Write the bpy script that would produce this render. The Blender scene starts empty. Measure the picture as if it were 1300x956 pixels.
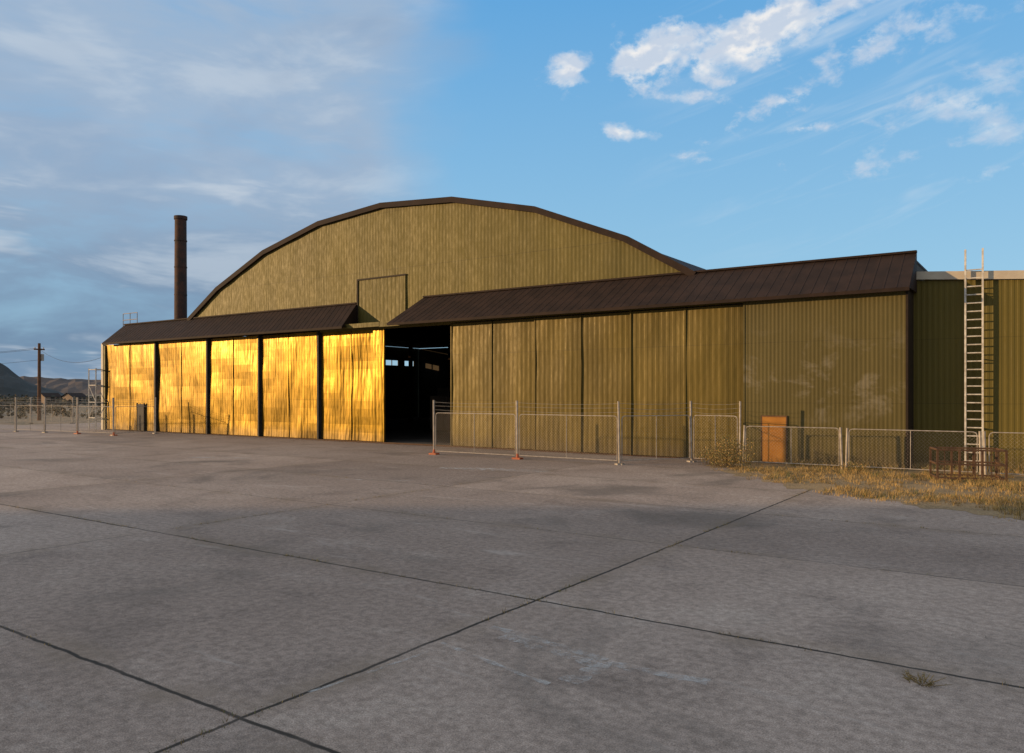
import bpy, math, random
from mathutils import Vector, Matrix, noise
random.seed(7)
sc=bpy.context.scene
sc.view_settings.view_transform='Standard'
sc.view_settings.look='None'
sc.view_settings.exposure=0
R=math.radians
ANG=math.atan2(-.5686,.8226)
P0=Vector((14.34,28.34,0))
W=Vector((math.cos(ANG),math.sin(ANG),0)); N=Vector((-math.sin(ANG),math.cos(ANG),0))
def L2W(x,y,z=0): return P0+W*x+N*y+Vector((0,0,z))

# ---------------------------------------------------------------- node helpers
class NT:
    def __init__(s,nt): s.nt=nt; s.n=nt.nodes; s.l=nt.links
    def new(s,t,**k):
        x=s.n.new(t)
        for a,b in k.items(): setattr(x,a,b)
        return x
    def setin(s,sock,v):
        if isinstance(v,bpy.types.NodeSocket): s.l.new(v,sock)
        elif isinstance(v,(tuple,list)):
            if len(v)==3 and sock.type=='RGBA': v=(*v,1)
            sock.default_value=v
        else: sock.default_value=v
    def m(s,op,a,b=0.0,c=None,clamp=False):
        x=s.new('ShaderNodeMath',operation=op,use_clamp=clamp)
        s.setin(x.inputs[0],a); s.setin(x.inputs[1],b)
        if c is not None: s.setin(x.inputs[2],c)
        return x.outputs[0]
    def mr(s,v,a,b,c=0.0,d=1.0,smooth=True):
        x=s.new('ShaderNodeMapRange'); x.interpolation_type='SMOOTHSTEP' if smooth else 'LINEAR'
        s.setin(x.inputs[0],v)
        for i,q in enumerate((a,b,c,d)): s.setin(x.inputs[1+i],q)
        return x.outputs[0]
    def mix(s,f,a,b,bt='MIX'):
        x=s.new('ShaderNodeMix',data_type='RGBA',blend_type=bt)
        s.setin(x.inputs[0],f); s.setin(x.inputs[6],a); s.setin(x.inputs[7],b)
        return x.outputs[2]
    def noise(s,vec,scale,detail=4,rough=.55,dist=0.0):
        x=s.new('ShaderNodeTexNoise'); s.setin(x.inputs['Vector'],vec)
        x.inputs['Scale'].default_value=scale; x.inputs['Detail'].default_value=detail
        x.inputs['Roughness'].default_value=rough; x.inputs['Distortion'].default_value=dist
        return x.outputs['Fac']
    def comb(s,x,y,z=0.0):
        q=s.new('ShaderNodeCombineXYZ')
        for i,v in enumerate((x,y,z)): s.setin(q.inputs[i],v)
        return q.outputs[0]
    def sep(s,v):
        q=s.new('ShaderNodeSeparateXYZ'); s.setin(q.inputs[0],v); return q.outputs
    def scale(s,v,sx,sy,sz,loc=(0,0,0)):
        q=s.new('ShaderNodeMapping'); s.setin(q.inputs[0],v)
        q.inputs['Scale'].default_value=(sx,sy,sz); q.inputs['Location'].default_value=loc
        return q.outputs[0]
def mat(name,base=(.5,.5,.5),rough=.7,metal=0.0):
    m=bpy.data.materials.new(name); m.use_nodes=True
    t=NT(m.node_tree); b=t.n['Principled BSDF']
    b.inputs['Base Color'].default_value=(*base,1); b.inputs['Roughness'].default_value=rough
    b.inputs['Metallic'].default_value=metal
    return m,t,b
def objc(t): return t.new('ShaderNodeTexCoord').outputs['Object']
def bump(t,b,h,dist,strength=1.0):
    x=t.new('ShaderNodeBump'); x.inputs['Strength'].default_value=strength; x.inputs['Distance'].default_value=dist
    t.setin(x.inputs['Height'],h); t.l.new(x.outputs[0],b.inputs['Normal'])
def simple(name,c1,c2,rough=.7,metal=0.0,sc_=3.0,bd=0.0,spec=None):
    m,t,b=mat(name,c1,rough,metal); o=objc(t)
    f=t.noise(o,sc_,4,.6); f2=t.mr(f,.35,.65)
    t.l.new(t.mix(f2,c1,c2),b.inputs['Base Color'])
    if spec is not None: b.inputs['Specular IOR Level'].default_value=spec
    if bd: bump(t,b,f,bd)
    return m

# ---------------------------------------------------------------- materials
def painted_metal(name,c1,c2,pale=0.0,rough=.38,metal=.35,sheet=2.4,wavd=.03,spec=.5,tint=.08,wsc=(1.6,1.6,.7),stk=.2):
    m,t,b=mat(name,c1,rough,metal); o=objc(t); s=t.sep(o)
    b.inputs['Specular IOR Level'].default_value=spec
    big=t.noise(t.scale(o,1,1,.5),.35,3,.6)
    streak=t.noise(t.scale(o,3.0,3.0,.25),1.0,4,.65)
    fine=t.noise(t.scale(o,6,6,1.8),1.2,3,.7)
    col=t.mix(t.mr(big,.35,.65),c1,c2)
    col=t.mix(t.mr(streak,.5,.75,0,stk),col,(c1[0]*.5,c1[1]*.5,c1[2]*.55))
    col=t.mix(t.mr(fine,.56,.72,0,.16),col,(c2[0]*1.5,c2[1]*1.5,c2[2]*1.6))
    sx=t.m('FLOOR',t.m('DIVIDE',s[0],.86)); sz=t.m('FLOOR',t.m('DIVIDE',s[2],sheet))
    wn=t.new('ShaderNodeTexWhiteNoise',noise_dimensions='2D'); t.l.new(t.comb(sx,sz),wn.inputs['Vector'])
    lo=1-tint; hi=1+tint
    col=t.mix(1.0,col,t.mix(wn.outputs['Value'],(lo,lo,lo),(hi,hi,hi)),'MULTIPLY')
    fz=t.m('FRACT',t.m('DIVIDE',s[2],sheet)); seam=t.m('LESS_THAN',fz,.010)
    col=t.mix(t.m('MULTIPLY',seam,.3),col,(.03,.022,.01))
    gr=t.mr(t.m('ADD',s[2],t.m('MULTIPLY',streak,-1.2)),-.5,.3,.5,0.0)
    col=t.mix(gr,col,(.08,.06,.035))
    if pale:
        pn=t.noise(t.scale(o,1,1,1.3),.55,6,.72,.4); pm=t.mr(pn,.50,.66,0,pale)
        zz=t.m('MULTIPLY',t.mr(s[2],.8,2.4),t.mr(s[2],5.8,3.6))
        pm=t.m('MULTIPLY',pm,zz)
        col=t.mix(pm,col,(.20,.175,.12))
    else:
        t.l.new(t.mr(fine,.3,.7,rough-.06,rough+.12,False),b.inputs['Roughness'])
    t.l.new(col,b.inputs['Base Color'])
    wav=t.noise(t.scale(o,*wsc),1.0,2,.5)
    bump(t,b,wav,wavd)
    return m
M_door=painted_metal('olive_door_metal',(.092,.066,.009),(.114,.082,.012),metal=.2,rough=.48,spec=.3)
M_doorL=painted_metal('olive_door_metal_sunlit',(.145,.088,.007),(.20,.122,.010),rough=.33,metal=.72,wavd=.06,tint=.03,wsc=(2.2,2.2,.45),spec=.2)  # brighter gold base colour carries the low-sun glow of the left doors
M_gable=painted_metal('olive_gable_metal',(.096,.078,.017),(.118,.095,.021),rough=.55,metal=.1,sheet=3.3,wavd=.02,spec=.25,tint=.04,stk=.12)
M_flat=painted_metal('olive_faded_metal',(.088,.070,.019),(.104,.083,.024),pale=.6,rough=.6,metal=.0,wavd=.015,spec=.25,tint=.03)
M_annex=painted_metal('olive_annex_metal',(.108,.084,.015),(.126,.098,.019),rough=.6,metal=.0,wavd=.01,spec=.25,tint=.03)
M_brown=simple('brown_roof_metal',(.019,.011,.008),(.030,.017,.012),.75,0,1.3,spec=.2)
M_trim_shade=simple('dark_trim_and_shade',(.02,.013,.009),(.03,.02,.012),.7,0,2,spec=.2)
M_black=simple('dark_steel_and_shade',(.012,.010,.009),(.03,.024,.018),.7,.2,2)  # steel parts, and painted shade at the left door gaps
M_cream=simple('cream_fascia',(.50,.45,.35),(.42,.36,.28),.6,0,1.5)
M_rust=simple('rusted_steel',(.075,.030,.017),(.038,.021,.015),.85,.1,2.2,.01)
M_rack=simple('rusted_rack',(.13,.07,.035),(.075,.038,.02),.85,.1,6)
M_galv=simple('galvanised_steel',(.42,.37,.31),(.28,.24,.20),.6,.1,6)
M_white=simple('weathered_white_paint',(.66,.62,.54),(.42,.38,.32),.6,0,5)
M_ply=simple('orange_plywood',(.42,.19,.04),(.35,.15,.03),.8,0,1.2,spec=.2)
M_orange=simple('safety_orange_plastic',(.45,.10,.03),(.32,.08,.03),.6,0,5)
M_wood=simple('pole_timber',(.13,.06,.03),(.08,.04,.022),.9,0,4)
M_conc2=simple('interior_concrete',(.13,.115,.10),(.08,.07,.06),.8,0,.6)
M_int=simple('interior_dark_wall',(.05,.04,.03),(.03,.025,.02),.9,0,1)
M_tan=simple('tan_stucco',(.28,.20,.135),(.22,.155,.11),.9,0,.4)

# ---------------------------------------------------------------- mesh helper
class MB:
    def __init__(s): s.v=[]; s.f=[]; s.mi=[]
    def quad(s,a,b,c,d,mi=0):
        i=len(s.v); s.v+= [tuple(a),tuple(b),tuple(c),tuple(d)]; s.f.append((i,i+1,i+2,i+3)); s.mi.append(mi)
    def box(s,x0,x1,y0,y1,z0,z1,mi=0):
        i=len(s.v)
        s.v+=[(x0,y0,z0),(x1,y0,z0),(x1,y1,z0),(x0,y1,z0),(x0,y0,z1),(x1,y0,z1),(x1,y1,z1),(x0,y1,z1)]
        for f in ((0,3,2,1),(4,5,6,7),(0,1,5,4),(1,2,6,5),(2,3,7,6),(3,0,4,7)):
            s.f.append(tuple(i+k for k in f)); s.mi.append(mi)
    def rod(s,a,b,r,n=6,mi=0,r2=None,cap=True):
        a=Vector(a); b=Vector(b); d=(b-a)
        if d.length<1e-6: return
        d.normalize(); up=Vector((0,0,1)) if abs(d.z)<.9 else Vector((1,0,0))
        e=d.cross(up).normalized(); g=d.cross(e); r2=r if r2 is None else r2
        i=len(s.v)
        for k in range(n):
            c=e*math.cos(2*math.pi*k/n)+g*math.sin(2*math.pi*k/n)
            s.v.append(tuple(a+c*r)); s.v.append(tuple(b+c*r2))
        for k in range(n):
            k2=(k+1)%n; s.f.append((i+2*k,i+2*k+1,i+2*k2+1,i+2*k2)); s.mi.append(mi)
        if cap:
            s.f.append(tuple(i+2*k for k in range(n))); s.mi.append(mi)
            s.f.append(tuple(i+2*k+1 for k in reversed(range(n)))); s.mi.append(mi)
    def obj(s,name,mats,parent=None,loc=None,rot=None,smooth=False,bevel=0):
        me=bpy.data.meshes.new(name); me.from_pydata(s.v,[],s.f)
        if not isinstance(mats,(list,tuple)): mats=[mats]
        for m in mats: me.materials.append(m)
        me.polygons.foreach_set('material_index',s.mi)
        if smooth: me.polygons.foreach_set('use_smooth',[True]*len(s.f))
        me.update()
        o=bpy.data.objects.new(name,me); sc.collection.objects.link(o)
        if parent: o.parent=parent
        if loc is not None: o.location=loc
        if rot is not None: o.rotation_euler=(0,0,rot)
        return o
def corr(mb,x0,x1,y,zb,zt,pitch=.2,amp=.03,rows=8,dent=.0,mi=0,seed=0):
    fb=zb if callable(zb) else (lambda x:zb); ft=zt if callable(zt) else (lambda x:zt)
    xs=[]; x=x0
    prof=((0,0),(.36,0),(.5,1),(.86,1))
    while x<x1-1e-4:
        for a,d in prof:
            xx=x+a*pitch
            if xx<x1: xs.append((xx,d))
        x+=pitch
    xs.append((x1,0))
    base=len(mb.v)
    for xx,d in xs:
        for r in range(rows+1):
            t=r/rows; z=fb(xx)*(1-t)+ft(xx)*t
            dy=noise.noise(Vector((xx*.9+seed,z*.3,seed*1.7)))*dent+noise.noise(Vector((xx*.25+seed,z*.6,3+seed)))*dent*.8
            mb.v.append((xx,y-d*amp+dy,z))
    for i in range(len(xs)-1):
        for r in range(rows):
            a=base+i*(rows+1)+r; mb.f.append((a,a+rows+1,a+rows+2,a+1)); mb.mi.append(mi)

# ---------------------------------------------------------------- hangar
H=bpy.data.objects.new('aircraft_hangar',None); sc.collection.objects.link(H)
H.location=P0; H.rotation_euler=(0,0,ANG)
GO=1.5
CU=-27.6
RAD=35.0; PK=13.66
AV=[-19,-15.6,-10.6,-5.3,0,5.3,10.6,15.6,19]
AZ=[PK-(RAD-math.sqrt(RAD*RAD-a*a)) for a in AV]
AZ[0]=AZ[-1]=8.0
def arch(x):
    a=max(-19,min(19,x-CU))
    for i in range(len(AV)-1):
        if AV[i]<=a<=AV[i+1]:
            t=(a-AV[i])/(AV[i+1]-AV[i]); return AZ[i]*(1-t)+AZ[i+1]*t
    return 8.0
DT=6.72
edges=[-55.3,-48.7,-42.7,-37.4,-31.98,-26.6]
for i in range(5):
    mb=MB(); y=.12+.13*i
    xa,xb=edges[i]+(.12 if i else 0),edges[i+1]
    corr(mb,xa+.06,xb-.06,y,.06,DT-.25,.24,.008,14,.06,0,i*7.3)
    mb.box(xa,xa+.06,y-.05,y+.08,.04,DT-.22,1); mb.box(xb-.06,xb,y-.05,y+.08,.04,DT-.22,0)  # near-black left stile paints the shaded end of each panel
    mb.box(xa+.06,xb-.06,y+.065,y+.12,.04,.2,1)
    xm=(xa+xb)/2; mb.box(xm-.03,xm+.03,y-.06,y-.03,.06,DT-.25,0)
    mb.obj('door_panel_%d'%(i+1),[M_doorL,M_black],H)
    if i:
        g=MB(); g.box(edges[i]-.03,edges[i]+.12,y-.18,y+.09,.02,DT-.2); g.obj('door_gap_shade_%d'%i,M_black,H)  # solid dark box stands in for the shade between stepped panels
e2=[-21.56,-16.28,-11.14,-5.96]
for i in range(3):
    mb=MB(); y=[.36,.26,.16][i]; xa,xb=e2[i],e2[i+1]
    corr(mb,xa+.06,xb-.05,y,.06,DT-.3,.26,.005,14,.035,0,50+i*5.1)
    mb.box(xa,xa+.06,y-.045,y+.08,.04,DT-.28,0); mb.box(xb-.05,xb,y-.045,y+.08,.04,DT-.28,0)
    xm=(xa+xb)/2; mb.box(xm-.035,xm+.035,y-.06,y-.03,.06,DT-.3,0)
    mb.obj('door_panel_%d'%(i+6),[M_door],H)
mb=MB(); corr(mb,-5.96,0,0,0.02,DT+.1,.152,.007,6,.015,0,90); mb.box(-6.0,-5.94,-.03,.15,.02,DT,0)
mb.obj('fixed_wall_bay',[M_flat],H)
mb=MB(); mb.quad((.004,0,0),(.004,GO+.3,0),(.004,GO+.3,8.0),(.004,0,6.8)); mb.box(-.05,.03,-.05,.02,0,6.75)
mb.obj('corner_return',M_trim_shade,H)  # return wall coloured dark to paint its shaded side
mb=MB(); mb.box(-55.3,-26.4,-.02,.08,DT-.22,DT+.02); mb.box(-26.4,-5.96,.0,.1,DT-.25,DT)
mb.box(-29.3,-24.8,.1,GO,DT-.1,DT-.02)
mb.box(-31.98,-5.9,.55,.75,DT-.3,DT+.1)
mb.obj('door_track_header',M_gable,H)
mb=MB()
for k in range(6): mb.box(-55,-6,.1+.13*k-.015,.1+.13*k+.015,.006,.03)
mb.obj('floor_rails',M_rack,H)
mb=MB(); corr(mb,CU-19,CU+19,GO,6.62,lambda x:arch(x)-.05,.22,.005,6,.03,0,130)
mb.obj('gable_wall',M_gable,H)
mb=MB()
mb.box(-29.6,-29.5,GO-.1,GO-.045,6.6,9.45); mb.box(-29.6,-25.7,GO-.1,GO-.042,9.45,9.54)
mb.obj('tail_door_frame',M_trim_shade,H)
mb=MB(); corr(mb,-29.5,-25.8,GO-.055,6.55,9.45,.3,.008,5,.02,0,170); mb.box(-25.8,-25.74,GO-.09,GO-.04,6.6,9.44); mb.obj('tail_door',M_gable,H)
mb=MB(); corr(mb,-54.8,CU-18.9,GO,6.6,7.9,.3,.02,2); corr(mb,CU+18.9,0,GO,6.6,7.95,.3,.02,2); mb.obj('clerestory_wall',M_gable,H)
mb=MB()
D1=36
def off(j,tt):
    a=CU+AV[j]; r=Vector((AV[j],AZ[j]-(PK-RAD))).normalized(); return a+r.x*tt,AZ[j]+r.y*tt
for i in range(8):
    t=.13
    a0=off(i,t);a1=off(i+1,t);b0=off(i,-.17);b1=off(i+1,-.17);c0=off(i,-.1);c1=off(i+1,-.1)
    mb.quad((c0[0],GO+.1,c0[1]),(c1[0],GO+.1,c1[1]),(c1[0],D1,c1[1]),(c0[0],D1,c0[1]))
    mb.quad((a0[0],GO-.2,a0[1]),(a1[0],GO-.2,a1[1]),(a1[0],GO+.12,a1[1]),(a0[0],GO+.12,a0[1]))
    mb.quad((a0[0],GO+.12,a0[1]),(a1[0],GO+.12,a1[1]),(c1[0],GO+.12,c1[1]),(c0[0],GO+.12,c0[1]))
    mb.quad((b0[0],GO-.2,b0[1]),(b1[0],GO-.2,b1[1]),(a1[0],GO-.2,a1[1]),(a0[0],GO-.2,a0[1]))
    mb.quad((b0[0],GO,b0[1]),(b1[0],GO,b1[1]),(b1[0],GO-.2,b1[1]),(b0[0],GO-.2,b0[1]))
mb.obj('arched_roof',M_brown,H)
mb=MB(); mb.box(-55.2,CU-18.9,GO,D1,7.9,8.0); mb.box(CU+18.9,0,GO,D1,7.85,7.95); mb.obj('side_flat_roof',M_brown,H)
def awning(xa,xb,name,ta,tb):
    mb=MB(); n=int((xb-xa)/.42)
    y0,z0,y1,z1=-.42,DT-.12,GO-.02,8.12
    pts=[(xa+(xb-xa)*k/n, xa+ta+((xb+tb)-(xa+ta))*k/n) for k in range(n+1)]
    for k in range(n):
        (x0,t0),(x1,t1)=pts[k],pts[k+1]
        mb.quad((x0,y0,z0),(x1,y0,z0),(t1,y1,z1),(t0,y1,z1))
        d=.013; w=.03
        A=Vector((x0,y0,z0)); B=Vector((t0,y1,z1)); nn=Vector((0,-(z1-z0),(y1-y0))).normalized()*d
        if k:
            mb.quad(A+nn-Vector((w/2,0,0)),A+nn+Vector((w/2,0,0)),B+nn+Vector((w/2,0,0)),B+nn-Vector((w/2,0,0)))
            mb.quad(A-Vector((w,0,0)),A+nn-Vector((w/2,0,0)),B+nn-Vector((w/2,0,0)),B-Vector((w,0,0)))
            mb.quad(A+nn+Vector((w/2,0,0)),A+Vector((w,0,0)),B+Vector((w,0,0)),B+nn+Vector((w/2,0,0)))
    mb.box(xa,xb,y0-.02,y0+.03,z0-.13,z0-.002)
    mb.quad((xa,y0,z0-.02),(xa,.9,z0-.02),(xb,.9,z0-.02),(xb,y0,z0-.02))
    mb.quad((xa,y0,z0-.02),(xa+ta,y1,z1),(xa+ta,y1,z0-.02),(xa,.9,z0-.02))
    mb.quad((xb,y0,z0-.02),(xb,.9,z0-.02),(xb+tb,y1,z0-.02),(xb+tb,y1,z1))
    mb.box(xa+ta,xb+tb,y1-.12,y1+.1,z1-.02,z1+.06)
    mb.obj(name,M_brown,H)
awning(-54.9,-28.9,'awning_roof_west',-.2,-.75)
awning(-25.4,.12,'awning_roof_east',1.0,0)
mb=MB(); mb.quad((-55.2,.0,.006),(0,.0,.006),(0,D1,.006),(-55.2,D1,.006)); mb.obj('hangar_floor',M_conc2,H)
mb=MB()
xw=-55.25
def wall(y0,y1,z0,z1): mb.box(xw-.05,xw,y0,y1,z0,z1)
wall(.1,GO,0,6.4); wall(GO,30,0,7.88); wall(30,D1,0,5.85); wall(30,D1,6.4,7.88)
for a_,b_ in ((30,30.6),(31.5,31.6),(32.5,33.6),(34.3,34.4),(35.1,36)): wall(a_,b_,5.85,6.4)
mb.box(-55.5,-55.25,-.02,.5,0,6.4)
mb.obj('side_wall_west',M_gable,H)
mb=MB(); mb.quad((-.02,GO,0),(-.02,GO,7.85),(-.02,D1,7.85),(-.02,D1,0)); mb.obj('side_wall_east',M_int,H)
mb=MB()
mb.box(-55.2,0,D1-.1,D1,0,7.85)
for i in range(8):
    mb.quad((CU+AV[i],D1-.05,7.8),(CU+AV[i+1],D1-.05,7.8),(CU+AV[i+1],D1-.05,AZ[i+1]-.1),(CU+AV[i],D1-.05,AZ[i]-.1))
mb.obj('rear_wall',M_int,H)
mb=MB()
for yy in range(7,35,6):
    for i in range(8):
        a=Vector((CU+AV[i],yy,AZ[i]-.3)); b=Vector((CU+AV[i+1],yy,AZ[i+1]-.3)); c=Vector((CU+AV[i],yy,AZ[i]-1.6 if 0<i else 7.5)); d=Vector((CU+AV[i+1],yy,AZ[i+1]-1.6 if i<7 else 7.5))
        mb.rod(a,b,.1,4); mb.rod(c,d,.1,4); mb.rod(a,d,.06,4); mb.rod(c,b,.06,4); mb.rod(a,c,.06,4)
    for xx in (CU-19,CU+19): mb.box(xx-.15,xx+.15,yy-.15,yy+.15,0,7.85)
mb.obj('roof_trusses',M_rack,H)
mb=MB()
for x,y,w_,h_ in ((-33,12,1.6,2.6),(-30.6,11,1.2,1.7),(-36.5,17,2.4,3.2)):
    mb.box(x,x+w_,y,y+1.5,.1,h_); mb.box(x+.2,x+w_-.2,y-.05,y,.4,h_-.2)
mb.obj('stored_crates',M_tan,H)
mb=MB()
corr(mb,.0,16,GO,0.02,lambda x:7.06-.075*x,.19,.010,5,.012,0,210); mb.obj('annex_wall',M_annex,H)
mb=MB()
mb.quad((.03,GO-.12,7.08),(16.1,GO-.12,5.87),(16.1,GO-.12,6.17),(.03,GO-.12,7.38))
mb.quad((.03,GO-.12,7.38),(16.1,GO-.12,6.17),(16.1,30,6.17),(.03,30,7.38))
mb.quad((.03,GO-.12,7.08),(.03,GO+.05,7.08),(16.1,GO+.05,5.87),(16.1,GO-.12,5.87))
mb.quad((16.1,GO-.12,5.87),(16.1,30,5.87),(16.1,30,6.17),(16.1,GO-.12,6.17))
mb.obj('annex_fascia',M_cream,H)
mb=MB(); mb.quad((16,GO,0),(16,30,0),(16,30,6),(16,GO,6)); mb.obj('annex_side_wall',M_annex,H)
mb=MB(); mb.box(-5.23,-4.3,-.05,-.02,.06,1.86,0); mb.box(-5.28,-5.23,-.055,-.02,.02,1.91,1); mb.box(-4.3,-4.25,-.055,-.02,.02,1.91,1)
mb.box(-5.23,-4.3,-.055,-.02,1.86,1.91,1)
mb.obj('boarded_doorway',[M_ply,M_rack],H)
mb=MB(); mb.box(-50.8,-49.95,.0,.06,.05,2.0,0); mb.box(-50.87,-50.8,-.02,.06,.03,2.07,1); mb.box(-49.95,-49.88,-.02,.06,.03,2.07,1)
mb.obj('personnel_door',[M_black,M_trim_shade],H)
mb=MB(); mb.box(-55.75,-55.5,-.05,.4,0,6.6)
mb.obj('corner_trim',M_cream,H)
mb=MB()
for x in (-55.6,-54.6,-53.6): mb.rod((x,1.6,7.9),(x,1.6,9.0),.03)
mb.rod((-55.6,1.6,9.0),(-53.6,1.6,9.0),.03); mb.rod((-55.6,1.6,8.5),(-53.6,1.6,8.5),.03)
mb.obj('roof_railing',M_galv,H)

# ---------------------------------------------------------------- chimney stack
c=L2W(-50.06,3.0)
mb=MB(); mb.rod((0,0,0),(0,0,16.0),.5,28,r2=.42)
for z in (10.2,12.3,14.3): mb.rod((0,0,z),(0,0,z+.08),.465,28)
mb.rod((0,0,15.95),(0,0,16.2),.48,28)
mb.obj('chimney_stack',M_rust,loc=c)

# ---------------------------------------------------------------- ladder
mb=MB()
for x in (-.27,.27): mb.box(x-.03,x+.03,-.04,.04,.05,8.0)
z=.35
while z<7.3: mb.rod((-.25,0,z),(.25,0,z),.024,6); z+=.3
for z in (1.5,4,6.4):
    for x in (-.27,.27): mb.box(x-.02,x+.02,.02,.28,z,z+.04)
o=mb.obj('ladder',M_white,loc=L2W(2.0,GO-.3),rot=ANG)
mb=MB()
for x in (0,.62,1.25,1.9):
    for y in (0,1.1):
        mb.box(x-.03,x+.03,y-.03,y+.03,0,1.02)
for z in (.12,.55,1.0):
    for y in (0,1.1): mb.box(-.03,1.93,y-.025,y+.025,z-.025,z+.025)
    for x in (0,1.9): mb.box(x-.025,x+.025,0,1.1,z-.025,z+.025)
for x in (.2,.4,.85,1.05,1.5,1.7): mb.box(x-.012,x+.012,-.01,.01,.1,1.0)
mb.obj('steel_rack',M_rack,loc=(13.45,24.7,0.01),rot=R(-18))

# ---------------------------------------------------------------- fences
def fence(A,B,rail=1.9,post=2.5,name='chain_link_fence',strands=3,orange=True,mesh=True,mr=.042,rr=.018):
    A=Vector((A[0],A[1],0)); B=Vector((B[0],B[1],0)); d=B-A; Ln=d.length; ang=math.atan2(d.y,d.x)
    mb=MB()
    for x in (0,Ln):
        lean=random.uniform(-.06,.06)
        mb.rod((x,0,0),(x+lean,0,post),mr,8,0)
        if orange:
            mb.box(x-.2,x+.2,-.14,.14,0.0,.07,2); mb.rod((x,0,.07),(x,0,.24),.07,8,2,.045)
        elif strands: mb.box(x-.16,x+.16,-.12,.12,0.0,.06,0)
    g=.1; c=.12
    x0,x1=g,Ln-g; z0,z1=.16,rail
    pts=[(x0,z0),(x0,z1-c),(x0+c*.3,z1-c*.3),(x0+c,z1),(x1-c,z1),(x1-c*.3,z1-c*.3),(x1,z1-c),(x1,z0)]
    for i in range(len(pts)):
        a=pts[i]; b=pts[(i+1)%len(pts)]; mb.rod((a[0],0,a[1]),(b[0],0,b[1]),rr,6,0)
    mb.rod(((x0+x1)/2,0,z0),((x0+x1)/2,0,z1),.014,6,0)
    for s in range(strands):
        z=rail+.15+s*.17
        n=8; sg=random.uniform(.03,.09)
        for i in range(n):
            f=lambda t:z-sg*4*t*(1-t)
            mb.rod((Ln*i/n,0,f(i/n)),(Ln*(i+1)/n,0,f((i+1)/n)),.006,3,1,cap=False)
    if mesh:
        p=.12; w=.0015; hh=z1-z0
        t=-hh
        while t<x1-x0:
            for s in (1,-1):
                a,b=t,t+hh; za,zb=z0,z1
                if a<0: za=z0+(-a); a=0
                if b>x1-x0: zb=z1-(b-(x1-x0)); b=x1-x0
                if s<0: za,zb=z0+z1-za,z0+z1-zb
                if b-a>.02:
                    P=Vector((x0+a,0,za)); Q=Vector((x0+b,0,zb)); n_=Vector((-(Q.z-P.z),0,(Q.x-P.x))).normalized()*w
                    mb.quad(P-n_,Q-n_,Q+n_,P+n_,1)
            t+=p
    return mb.obj(name,[M_galv,M_galv,M_orange],loc=A,rot=ang)
runs=[((-3.55,35.6),(.23,33.07)),((.23,33.07),(4.2,30.5)),((4.2,30.5),(7.3,31.75)),((7.3,31.75),(8.85,30.35))]
for i,(a,b) in enumerate(runs): fence(a,b,1.9,2.48,orange=(i in (0,)))
fence((8.95,30.25),(12.0,28.4),1.52,1.55,strands=0,orange=False)
fence((12.1,28.3),(15.6,26.0),1.5,1.53,strands=0,orange=False)
fence((15.7,25.9),(19.5,23.4),1.5,1.53,strands=0,orange=False)
LP=[(-46,57.5),(-42.4,57.4),(-38.9,57.2),(-36,56.7),(-33,55.2),(-29.7,53.4),(-26.2,51.4),(-24.6,53.9)]
for i in range(len(LP)-1): fence(LP[i],LP[i+1],1.9,2.5,orange=(i==5))
for i in range(7): fence((-62+i*3.6,70+.3*i),(-58.4+i*3.6,70.3+.3*i),1.9,2.4,strands=3,orange=False)

mb=MB()
for x in (0,1.05):
    for y in (0,1.2): mb.rod((x,y,0),(x,y,4.7),.05,6)
for z in (.9,2.1,3.4,4.6):
    mb.rod((0,0,z),(1.05,0,z),.035); mb.rod((0,1.2,z),(1.05,1.2,z),.035); mb.rod((0,0,z),(0,1.2,z),.035); mb.rod((1.05,0,z),(1.05,1.2,z),.035)
mb.rod((0,0,.9),(1.05,0,2.1),.03); mb.rod((1.05,0,2.1),(0,0,3.4),.03); mb.box(0,1.05,0,1.2,3.36,3.42)
mb.obj('access_scaffold',M_white,loc=(-32.6,60.2,0),rot=ANG)

# ---------------------------------------------------------------- utility poles + wires
def pole(X,Y,h=8.0):
    mb=MB(); mb.rod((0,0,-.1),(0,0,h),.19,10,0,.13); mb.box(-.5,.5,-.06,.06,h-.7,h-.56)
    for x in (-.4,.4): mb.rod((x,0,h-.56),(x,0,h-.4),.04,6,1)
    mb.rod((.28,0,h-1.8),(.28,0,h-1.1),.16,10,1)
    return mb.obj('utility_pole',[M_wood,M_galv],loc=(X,Y,0),rot=R(50))
pole(-48.4,80,7.9); pole(-95,96,8.4)
mb=MB()
def wire(a,b,sag,r=.014):
    a=Vector(a);b=Vector(b);n=14;pr=a
    for i in range(1,n+1):
        t=i/n; q=a.lerp(b,t); q.z-=sag*4*t*(1-t); mb.rod(pr,q,r,4,cap=False); pr=q
for dz,dx in ((7.4,-.3),(7.35,.3),(6.2,.1)):
    wire((-48.4+dx,80,dz),(-95+dx,96,dz+.6),1.0)
e=L2W(-55.2,1.0,6.2); wire((-48.4,80,7.3),tuple(e),1.2)
mb.obj('overhead_wires',M_black)

# ---------------------------------------------------------------- unseen building to the west, added and sized to shade the foreground apron
NH=bpy.data.objects.new('offscreen_shadow_building',None); sc.collection.objects.link(NH); NH.location=(-110,-26.5,0)
mb=MB(); mb.box(-14,14,-41,41,0,17.5); mb.obj('walls',M_tan,NH)
mb=MB()
mb.quad((-14.6,-41.5,17.3),(0,-41.5,23),(0,41.5,23),(-14.6,41.5,17.3)); mb.quad((0,-41.5,23),(14.6,-41.5,17.3),(14.6,41.5,17.3),(0,41.5,23))
for y in (-41,41):
    i=len(mb.v); mb.v+=[(-14,y,17.5),(14,y,17.5),(0,y,22.9)]; mb.f.append((i,i+1,i+2)); mb.mi.append(0)
mb.obj('roof',M_brown,NH)
mb=MB(); mb.box(14.005,14.06,-12,12,0,9); mb.obj('doors',M_door,NH)

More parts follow.
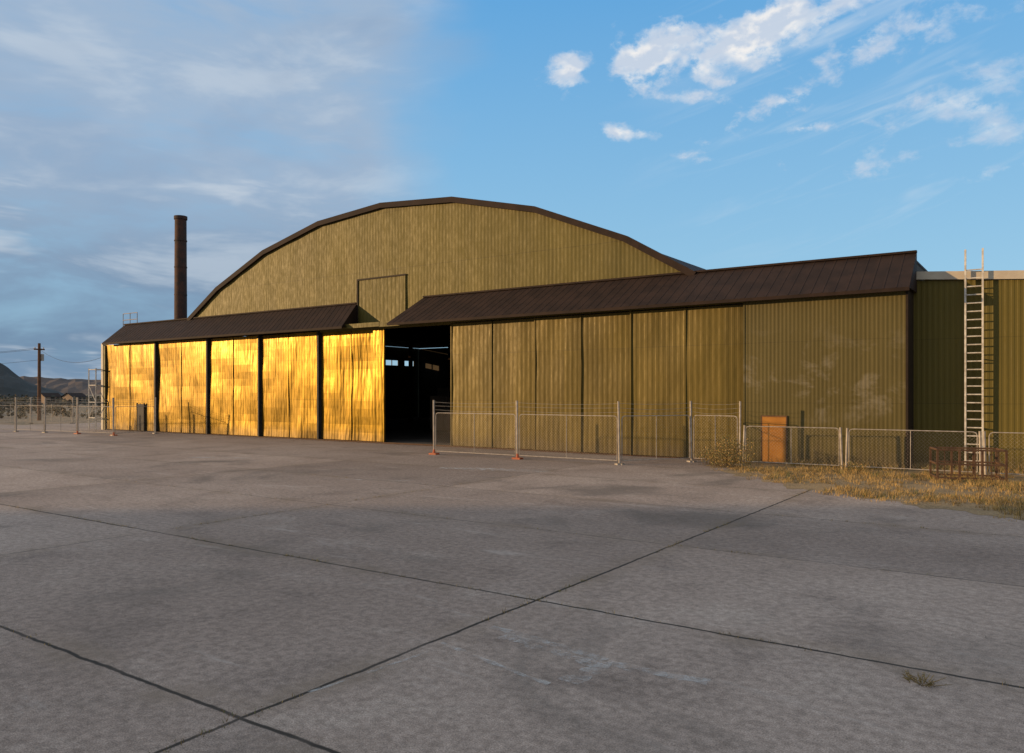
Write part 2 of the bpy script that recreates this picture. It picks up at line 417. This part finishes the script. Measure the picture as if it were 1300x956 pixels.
# ---------------------------------------------------------------- ground
m,t,b=mat('desert_ground',(.2,.15,.1),.95); o=objc(t)
n1=t.noise(o,.02,3,.6); n2=t.noise(o,.35,4,.7)
col=t.mix(t.mr(n1,.4,.6),(.20,.14,.08),(.14,.105,.06)); col=t.mix(t.mr(n2,.48,.62),col,(.075,.07,.038))
t.l.new(col,b.inputs['Base Color']); M_des=m
mb=MB()
mb.quad((-6000,-6000,-.004),(6000,-6000,-.004),(6000,6000,-.004),(-6000,6000,-.004)); mb.obj('terrain',M_des)

m,t,b=mat('apron_concrete',(.25,.23,.21),.85); o=objc(t); s=t.sep(o)
b.inputs['Specular IOR Level'].default_value=.3
wob=t.m('MULTIPLY',t.m('SUBTRACT',t.noise(o,1.3,3,.7),.5),.10)
X=t.m('ADD',s[0],wob); Y=t.m('ADD',s[1],wob)
SX,SY=9.2,4.65; ox,oy=-1.42,-22.6
def jd(c,off,sp):
    q=t.m('ADD',t.m('DIVIDE',t.m('SUBTRACT',c,off),sp),.5)
    return t.m('MULTIPLY',t.m('ABSOLUTE',t.m('SUBTRACT',t.m('FRACT',q),.5)),sp)
dx=jd(X,ox,SX); dy=jd(Y,oy,SY)
djoint=t.m('MINIMUM',dx,dy)
mx=t.m('ABSOLUTE',t.m('SUBTRACT',X,ox)); my=t.m('ABSOLUTE',t.m('SUBTRACT',Y,oy)); my2=t.m('ABSOLUTE',t.m('SUBTRACT',Y,oy-SY))
dmain=t.m('MINIMUM',t.m('MINIMUM',mx,my),my2)
qx=t.m('FLOOR',t.m('DIVIDE',t.m('SUBTRACT',X,ox),SX)); qy=t.m('FLOOR',t.m('DIVIDE',t.m('SUBTRACT',Y,oy),SY))
wn=t.new('ShaderNodeTexWhiteNoise',noise_dimensions='2D'); t.l.new(t.comb(qx,qy),wn.inputs['Vector'])
big=t.noise(o,.09,3,.6,.5); med=t.noise(o,.55,6,.68,.3); fin=t.noise(o,9,4,.75); spk=t.noise(o,70,2,.8)
col=t.mix(t.mr(big,.35,.65),(.285,.222,.182),(.355,.285,.238))
col=t.mix(t.mr(med,.5,.70,0,.6),col,(.18,.14,.115))
col=t.mix(t.mr(med,.46,.3,0,.45),col,(.42,.35,.295))
col=t.mix(1.0,col,t.mix(wn.outputs['Value'],(.82,.82,.82),(1.10,1.09,1.07)),'MULTIPLY')
col=t.mix(1.0,col,t.mix(t.mr(fin,.3,.7),(.72,.71,.70),(1.24,1.24,1.25)),'MULTIPLY')
col=t.mix(1.0,col,t.mix(t.mr(spk,.3,.7),(.62,.61,.60),(1.34,1.34,1.34)),'MULTIPLY')
st=t.noise(t.scale(o,1,1,1,(31,12,0)),.22,4,.6,.8); col=t.mix(t.mr(st,.54,.72,0,.6),col,(.10,.085,.07))
sf=t.noise(t.scale(o,.5,2.2,1,(5,3,0)),.45,5,.75,.6); col=t.mix(t.mr(sf,.58,.74,0,.5),col,(.50,.44,.39))
brk=t.noise(o,.5,3,.6)
band=t.mr(djoint,.10,.45,1,0); col=t.mix(t.m('MULTIPLY',band,t.mr(med,.4,.65,.0,.5)),col,(.22,.165,.115))
jl=t.m('MULTIPLY',t.mr(djoint,.006,.028,1,0),t.mr(brk,.36,.58,.25,.85)); col=t.mix(jl,col,(.05,.04,.03))
jm=t.m('MULTIPLY',t.mr(dmain,.012,.036,1,0),t.mr(brk,.35,.5,.65,.95)); col=t.mix(jm,col,(.03,.024,.018))
v=t.new('ShaderNodeTexVoronoi',feature='DISTANCE_TO_EDGE'); v.inputs['Scale'].default_value=.13
dv=t.new('ShaderNodeVectorMath',operation='ADD'); nz=t.new('ShaderNodeTexNoise'); nz.inputs['Scale'].default_value=.9; nz.inputs['Detail'].default_value=3
t.l.new(o,nz.inputs['Vector']); t.l.new(o,dv.inputs[0])
vs=t.new('ShaderNodeVectorMath',operation='SCALE'); vs.inputs['Scale'].default_value=1.6; t.l.new(nz.outputs['Color'],vs.inputs[0]); t.l.new(vs.outputs[0],dv.inputs[1]); t.l.new(dv.outputs[0],v.inputs['Vector'])
cr=t.m('MULTIPLY',t.mr(v.outputs['Distance'],.0,.0018,1,0),t.mr(big,.45,.58,.0,.6)); col=t.mix(cr,col,(.08,.07,.055))
t.l.new(col,b.inputs['Base Color'])
fb=t.noise(o,14,2,.85)
bump(t,b,fb,.012); M_apr=m
edgeW=[(7.64,30.5),(7.64,28.06),(7.9,25.9),(8.3,23.6),(8.89,22.04),(10.16,19.0),(11.2,17.0),(13.2,14.0),(16.5,10.5),(22,6),(34,-2),(60,-18)]
def local(p):
    d=Vector((p[0],p[1],0))-P0; return (d.dot(W),d.dot(N))
mb=MB(); mb.quad((-130,-130,0),(120,-130,0),(120,.0,0),(-130,.0,0)); mb.quad((-70,0,0),(-56,0,0),(-56,12,0),(-70,12,0))
mb.obj('concrete_apron',M_apr,loc=P0,rot=ANG)

m,t,b=mat('verge_dirt',(.2,.14,.07),.95); o=objc(t)
n1=t.noise(o,.8,5,.7); n2=t.noise(o,14,3,.75)
col=t.mix(t.mr(n1,.38,.62),(.30,.205,.105),(.19,.135,.07)); col=t.mix(t.mr(n2,.5,.62),col,(.38,.28,.15)); col=t.mix(t.mr(n2,.42,.3,0,.6),col,(.09,.065,.035))
t.l.new(col,b.inputs['Base Color']); bump(t,b,n2,.05); M_verge=m
dense=[]
for i in range(len(edgeW)-1):
    a=Vector(edgeW[i]); c_=Vector(edgeW[i+1]); n=max(2,int((c_-a).length/.15))
    for k in range(n):
        p=a.lerp(c_,k/n); q=noise.noise(Vector((p.x*1.1,p.y*1.1,4)))*.6+noise.noise(Vector((p.x*4,p.y*4,9)))*.25
        dense.append((p.x+q,p.y+q*.8))
me=bpy.data.meshes.new('verge_soil'); vs_=[(x,y,.004) for x,y in dense]+[(90,-18,.004),(90,40,.004),(12,40,.004)]
me.from_pydata(vs_,[],[tuple(range(len(vs_)))]); me.materials.append(M_verge)
og=bpy.data.objects.new('verge_soil',me); sc.collection.objects.link(og)

M_s1=simple('straw_light',(.50,.33,.12),(.40,.26,.085),.9,0,3)
M_s2=simple('straw_dark',(.24,.165,.065),(.17,.115,.045),.9,0,3)
M_s3=simple('weed_green',(.17,.17,.045),(.10,.11,.03),.85,0,3)
def edgeX(Y):
    for i in range(len(edgeW)-1):
        if edgeW[i][1]>=Y>=edgeW[i+1][1]:
            tt=(edgeW[i][1]-Y)/(edgeW[i][1]-edgeW[i+1][1]); return edgeW[i][0]*(1-tt)+edgeW[i+1][0]*tt
    return 7.6
def blade(mb,x,y,h,w,mi,lean=.35,z0=0):
    a=random.uniform(0,6.283); l=h*random.uniform(.05,lean); b_=random.uniform(0,6.283)
    ex,ey=math.cos(a)*w,math.sin(a)*w; lx,ly=math.cos(b_)*l,math.sin(b_)*l
    i=len(mb.v)
    mb.v+=[(x-ex,y-ey,z0),(x+ex,y+ey,z0),(x+ex*.6+lx*.4,y+ey*.6+ly*.4,z0+h*.6),(x-ex*.6+lx*.4,y-ey*.6+ly*.4,z0+h*.6),(x+lx,y+ly,z0+h)]
    mb.f+=[(i,i+1,i+2,i+3),(i+3,i+2,i+4)]; mb.mi+=[mi,mi]
mb=MB(); cnt=0
while cnt<5200:
    Y=random.uniform(9,30.5); X=random.uniform(7.3,26); ex=edgeX(Y)
    if X<ex-.5 or X>Y*.9+2: continue
    if X<ex and random.random()<.75: continue
    lx,ly=local((X,Y))
    if lx<0 and ly>-.1: continue
    if ly>1.35: continue
    nn=noise.noise(Vector((X*.45,Y*.45,1)))+.6*noise.noise(Vector((X*1.5,Y*1.5,7)))
    if nn<random.uniform(-.35,.35): continue
    cnt+=1
    hh=random.uniform(.04,.16)*(1.4 if nn>.3 else 1)
    mi=random.choice([0,0,0,1,1,2 if nn>.2 else 0])
    for k in range(random.randint(5,10)):
        blade(mb,X+random.gauss(0,.05),Y+random.gauss(0,.05),hh*random.uniform(.5,1.3),.006,mi,.9)
for k in range(420):
    lx=random.uniform(-7,8); yy=(-.25 if lx<0 else 1.1)-abs(random.gauss(0,.3)); p=L2W(lx,yy)
    if -5.5<lx<-4.1: continue
    hh=random.uniform(.12,.35)
    for q in range(9): blade(mb,p.x+random.gauss(0,.06),p.y+random.gauss(0,.06),hh*random.uniform(.5,1.2),.007,random.choice([0,0,1,2]),.6)
mb.obj('dry_grass',[M_s1,M_s2,M_s3])
def weed(loc,h,n,name='tall_weed',spread=.35):
    mb=MB()
    for k in range(n):
        a=random.uniform(0,6.28); r=random.random()**.6*spread; x,y=r*math.cos(a),r*math.sin(a)
        H_=h*random.uniform(.5,1)*(1-.35*r/spread); lx,ly=math.cos(a)*r*.7+random.gauss(0,.05),math.sin(a)*r*.7+random.gauss(0,.05)
        P=Vector((x,y,0)); Q=Vector((x+lx,y+ly,H_)); mb.rod(P,Q,.005,3,1,.002,cap=False)
        for j in range(22):
            tt=random.uniform(.15,1); c_=P.lerp(Q,tt); s_=random.uniform(.015,.04)*min(1,h*2)
            d1=Vector((random.gauss(0,1),random.gauss(0,1),random.gauss(.3,1))).normalized()*s_*1.6; d2=Vector((random.gauss(0,1),random.gauss(0,1),random.gauss(0,1))).normalized()*s_*.5
            i=len(mb.v); mb.v+=[tuple(c_),tuple(c_+d1+d2),tuple(c_+d1*1.4),tuple(c_+d1-d2)]; mb.f.append((i,i+1,i+2,i+3)); mb.mi.append(random.choice([0,0,0,1,2,2]))
    return mb.obj(name,[M_s1,M_s2,M_s3],loc=loc)
weed((8.3,29.2,0),1.5,90,spread=.5); weed((8.0,29.8,0),1.4,60,spread=.4); weed((7.7,30.6,0),1.0,30,spread=.35)
weed((12.1,27.6,0),.5,20,spread=.3); weed((14.6,27.2,0),.4,16,spread=.3)
weed((3.95,7.55,0),.09,40,'small_weed',.12)
mb=MB()
for k in range(1500):
    if random.random()<.7:
        yj=-22.6+4.65*random.choice([0,0,0,-1,1,2]); lx=random.uniform(-45,14); p=L2W(lx,yj+random.gauss(0,.02))
        if noise.noise(Vector((lx*.6,yj,3)))<.05: continue
    else:
        xj=-1.42+9.2*random.choice([0,0,-1]); ly=random.uniform(-32,-3); p=L2W(xj+random.gauss(0,.02),ly)
        if noise.noise(Vector((xj,ly*.6,5)))<.12: continue
    hh=random.uniform(.012,.04)
    for q in range(5): blade(mb,p.x+random.gauss(0,.03),p.y+random.gauss(0,.03),hh*random.uniform(.5,1.3),.004,random.choice([0,1,1,2]),1.1)
mb.obj('joint_weeds',[M_s1,M_s2,M_s3])

m,t,b=mat('worn_white_paint',(.60,.58,.55),.85); o=objc(t)
nn=t.noise(o,6,5,.8,.4); n3=t.noise(o,1.3,3,.6)
tr=t.new('ShaderNodeBsdfTransparent'); mx_=t.new('ShaderNodeMixShader')
f=t.mr(t.m('ADD',t.m('MULTIPLY',nn,.6),t.m('MULTIPLY',n3,.4)),.42,.64)
t.l.new(t.m('MULTIPLY',f,.62),mx_.inputs[0]); t.l.new(tr.outputs[0],mx_.inputs[1]); t.l.new(b.outputs[0],mx_.inputs[2])
t.l.new(mx_.outputs[0],t.n['Material Output'].inputs['Surface']); M_pt=m
def strip(mb,a,b_,w,z=.005):
    a=Vector((*a,z)); b_=Vector((*b_,z)); d=(b_-a); n=max(3,int(d.length/.05)); e=Vector((-d.y,d.x,0)).normalized()
    for k in range(n):
        p=a.lerp(b_,k/n); q=a.lerp(b_,(k+1)/n)
        f=lambda u:w/2*(.8+.7*noise.noise(Vector((u.x*6,u.y*6,2))))
        g=lambda u:w/2*(.8+.7*noise.noise(Vector((u.x*5,u.y*5,12))))
        mb.quad(p-e*f(p),q-e*f(q),q+e*g(q),p+e*g(p))
mb=MB()
strip(mb,(-.25,9.35),(1.0,8.2),.16,.004); strip(mb,(.62,8.3),(1.9,7.55),.2,.005); strip(mb,(-.8,8.75),(.35,7.5),.08,.006)
strip(mb,(1.05,8.15),(.55,7.55),.26,.0065); strip(mb,(-.9,8.45),(-1.9,7.3),.06,.0045)
strip(mb,(-.1,9.0),(.9,8.0),.2,.0075)
mb.obj('painted_marking',M_pt)
mb=MB(); strip(mb,(-2.7,29.4),(1.3,27.9),.9); strip(mb,(-6.5,25.4),(-3.2,25.0),.16); strip(mb,(-14,34),(-11,33.6),.5); mb.obj('painted_marking',M_pt)

# ---------------------------------------------------------------- hills, brush, sheds
def hills(name,r0,r1,a0,a1,hf,matl,na=400,nr=10):
    mb=MB()
    for i in range(na+1):
        a=a0+(a1-a0)*i/na
        for j in range(nr+1):
            tt=j/nr; r=r0+(r1-r0)*tt
            z=hf(a)*math.sin(min(1,tt*1.6)*math.pi/2)*(1 if tt<.65 else 1-(tt-.65)*1.2)
            z*=1+.35*noise.noise(Vector((a*30,tt*5,1))); z+= noise.noise(Vector((a*90,tt*9,5)))*hf(a)*.12*(tt>0)
            mb.v.append((r*math.sin(a),r*math.cos(a),max(z,-1) if tt>0 else -1))
    for i in range(na):
        for j in range(nr):
            k=i*(nr+1)+j; mb.f.append((k,k+nr+1,k+nr+2,k+1)); mb.mi.append(0)
    return mb.obj(name,matl)
M_hill=simple('hill_rock',(.10,.064,.045),(.05,.037,.03),.95,0,.012)
M_hill2=simple('near_hill_scrub',(.03,.03,.027),(.016,.019,.017),.95,0,.03)
hills('hills',1700,2600,-math.pi,math.pi,lambda a:44+22*noise.noise(Vector((math.cos(a)*4,math.sin(a)*4,2)))+16*noise.noise(Vector((math.cos(a)*14,math.sin(a)*14,8))),M_hill,900,10)
hills('hills',650,850,-.95,-.515,lambda a:max(0,(28*min(1,(-.515-a)/.08)))*(1+.3*noise.noise(Vector((a*30,0,0)))),M_hill2,120,8)
mb=MB()
for k in range(1100):
    Y=random.uniform(85,330); X=-Y*random.uniform(.42,1.1)
    if random.random()<.2: X=-Y*random.uniform(-1,1.2); Y=Y+120
    s_=random.uniform(.5,1.2)*(1+Y/500)
    for j in range(20):
        d=Vector((random.gauss(0,.45),random.gauss(0,.45),abs(random.gauss(.35,.3))))*s_
        c_=Vector((X,Y,0))+d; e1=Vector((random.gauss(0,1),random.gauss(0,1),random.gauss(0,1))).normalized()*s_*.25; e2_=Vector((random.gauss(0,1),random.gauss(0,1),random.gauss(0,1))).normalized()*s_*.25
        i=len(mb.v); mb.v+=[tuple(c_-e1),tuple(c_+e2_),tuple(c_+e1),tuple(c_-e2_)]; mb.f.append((i,i+1,i+2,i+3)); mb.mi.append(random.choice([0,0,1]))
mb.obj('sagebrush',[simple('sage',(.055,.055,.034),(.035,.037,.025),.95,0,.5),simple('sage_dry',(.13,.095,.05),(.09,.065,.04),.95,0,.5)])
def shed(X,Y,w,d,h,rot):
    E=bpy.data.objects.new('storage_shed',None); sc.collection.objects.link(E); E.location=(X,Y,0); E.rotation_euler=(0,0,rot)
    a=MB(); a.box(-w/2,w/2,-d/2,d/2,0,h)
    for s_ in (-1,1):
        i=len(a.v); a.v+=[(s_*w/2,-d/2,h),(s_*w/2,d/2,h),(s_*w/2,0,h+d*.25)]; a.f.append((i,i+1,i+2)); a.mi.append(0)
    a.obj('walls',M_tan,E)
    a=MB(); a.quad((-w/2-.3,-d/2-.3,h-.1),(w/2+.3,-d/2-.3,h-.1),(w/2+.3,0,h+d*.25+.08),(-w/2-.3,0,h+d*.25+.08)); a.quad((-w/2-.3,0,h+d*.25+.08),(w/2+.3,0,h+d*.25+.08),(w/2+.3,d/2+.3,h-.1),(-w/2-.3,d/2+.3,h-.1)); a.obj('roof',M_brown,E)
    a=MB(); a.box(-.5,.5,-d/2-.04,-d/2-.003,0,1.9); a.box(1.1,1.7,-d/2-.04,-d/2-.003,1.0,1.7); a.obj('door_and_window',M_black,E)
shed(-112,200,4,3.5,1.9,1.2); shed(-122,206,4,3.5,1.9,1.0)

# ---------------------------------------------------------------- world
SUN_EL=R(8.5); sdir=Vector((-1,-.035,0)).normalized()
w=bpy.data.worlds.new('World'); sc.world=w; w.use_nodes=True
t=NT(w.node_tree); bg=t.n['Background']; S=.12
sky=t.new('ShaderNodeTexSky'); sky.sky_type='NISHITA'; sky.sun_disc=False; sky.sun_elevation=SUN_EL
sky.sun_rotation=math.atan2(sdir.x,sdir.y)
sky.air_density=1.0; sky.dust_density=.6; sky.ozone_density=2.0
g=t.new('ShaderNodeTexCoord').outputs['Generated']; s=t.sep(g)
az=t.m('ARCTAN2',s[0],s[1]); el=t.m('ARCSINE',s[2])
def C(r,g_,b_): return (r/S,g_/S,b_/S)
grad=t.mix(t.mr(el,0.0,.5,0,1,False),C(.40,.68,.86),C(.12,.41,.80))
base=t.mix(.85,sky.outputs[0],grad)
v2=t.comb(t.m('MULTIPLY',az,2.0),t.m('MULTIPLY',el,5.0),0.0)
nA=t.noise(v2,1.1,4,.58,.3); nB=t.noise(t.scale(v2,1,1.3,1,(4,2,0)),2.2,5,.6,.3)
edge=t.m('ADD',az,t.m('MULTIPLY',t.m('SUBTRACT',nA,.5),.35))
edge=t.m('ADD',edge,t.m('MULTIPLY',t.m('SUBTRACT',.42,el),.12))
LM=t.mr(edge,-.20,-.03,1,0)
LM=t.m('MULTIPLY',LM,t.mr(nB,.25,.55,.55,1.0))
lc=t.mix(t.mr(el,.04,.30),C(.16,.25,.38),C(.36,.47,.62))
lc=t.mix(t.mr(nB,.50,.68,0,.5),lc,C(.60,.66,.73))
lc=t.mix(t.mr(nA,.5,.36,0,.35),lc,C(.23,.33,.49))
col=t.mix(t.m('MULTIPLY',LM,.93),base,lc)
v3=t.comb(t.m('MULTIPLY',az,3.0),t.m('MULTIPLY',el,14.0),1.0); n3=t.noise(v3,1.6,4,.6,.4)
lowm=t.m('MULTIPLY',t.m('MULTIPLY',t.mr(n3,.54,.68),t.mr(el,.36,.2)),t.mr(az,-.05,-.25))
col=t.mix(t.m('MULTIPLY',lowm,.55),col,C(.62,.68,.75))
def pe(px,py): return math.atan((px-650)/992), math.atan((499-py)/math.hypot(992,px-650))
blobs=[]
def blob(px,py,rx,ry,rot=0,wt=1.0):
    a,e=pe(px,py); rx/=992; ry/=992; c_,s_=math.cos(rot),math.sin(rot)
    u=t.m('SUBTRACT',az,a); v=t.m('SUBTRACT',el,e)
    p=t.m('DIVIDE',t.m('ADD',t.m('MULTIPLY',u,c_),t.m('MULTIPLY',v,s_)),rx); q=t.m('DIVIDE',t.m('SUBTRACT',t.m('MULTIPLY',v,c_),t.m('MULTIPLY',u,s_)),ry)
    d=t.m('SQRT',t.m('ADD',t.m('MULTIPLY',p,p),t.m('MULTIPLY',q,q)))
    blobs.append(t.m('MULTIPLY',t.m('SUBTRACT',1.0,d),wt))
blob(724,88,50,32,.25,1.1); blob(830,72,90,44,.1,1.25); blob(965,42,150,44,.3,1.25); blob(1060,8,100,30,.2,1.1)
blob(795,168,46,14,-.1,1.0); blob(878,124,70,15,-.1,.75); blob(1020,163,50,8,0,.8); blob(925,103,40,16,0,.8)
blob(900,203,45,10,-.2,.6); blob(1230,120,150,44,.3,.6); blob(1240,178,130,22,.15,.7); blob(1280,212,60,10,.1,.7); blob(1200,15,150,40,.2,.65); blob(990,130,110,24,.3,.6)
mxb=blobs[0]
for q in blobs[1:]: mxb=t.m('MAXIMUM',mxb,q)
mxb=t.m('MAXIMUM',mxb,-.6)
vc=t.comb(az,t.m('MULTIPLY',el,1.5),0.0)
n5=t.noise(vc,17,7,.62,.15); n6=t.noise(t.scale(vc,1,1,1,(.012,-.02,0)),17,3,.62,.15)
dens=t.m('ADD',mxb,t.m('MULTIPLY',t.m('SUBTRACT',n5,.5),3.2))
al=t.mr(dens,.22,.95)
sh=t.mr(t.m('SUBTRACT',n6,n5),-.08,.10)
pc=t.mix(sh,C(.60,.67,.78),C(.96,.92,.88))
thin=t.mr(az,.62,.30,.5,.92)
col=t.mix(t.m('MULTIPLY',al,thin),col,pc)
vci=t.comb(t.m('MULTIPLY',t.m('SUBTRACT',az,t.m('MULTIPLY',el,.8)),3.0),t.m('MULTIPLY',t.m('ADD',el,t.m('MULTIPLY',az,-.25)),16.0),3.0)
n7=t.noise(vci,1.3,4,.65,.5); ci=t.m('MULTIPLY',t.mr(n7,.50,.75,0,.55),t.mr(az,.1,.45)); ci=t.m('MULTIPLY',ci,t.mr(el,.12,.3))
col=t.mix(ci,col,C(.72,.78,.84))
ov=t.mr(el,.55,.95,0,.9); col=t.mix(ov,col,C(.70,.71,.73))  # pale overhead sky, added above the frame to lift ambient light
bk=t.m('MULTIPLY',t.mr(s[1],-.05,-.5,0,.85),t.mr(el,.02,.2)); col=t.mix(bk,col,C(.54,.55,.58))  # pale sky behind the camera, added as unseen fill light
t.l.new(col,bg.inputs['Color']); bg.inputs['Strength'].default_value=S

# ---------------------------------------------------------------- sun
sd=bpy.data.lights.new('sun','SUN'); sd.energy=4.4; sd.angle=R(.8); sd.color=(1.0,.66,.33)
so=bpy.data.objects.new('sun',sd); sc.collection.objects.link(so)
tos=Vector((sdir.x*math.cos(SUN_EL),sdir.y*math.cos(SUN_EL),math.sin(SUN_EL)))
so.rotation_euler=tos.to_track_quat('Z','Y').to_euler(); so.location=(-50,0,40)

# ---------------------------------------------------------------- camera
cd=bpy.data.cameras.new('camera'); co=bpy.data.objects.new('camera',cd); sc.collection.objects.link(co)
co.location=(0,0,2.8); co.rotation_euler=(R(90),0,0)
cd.sensor_width=36; cd.lens=992/1300*36; cd.shift_y=21/1300; cd.clip_end=12000; cd.clip_start=.1
sc.camera=co
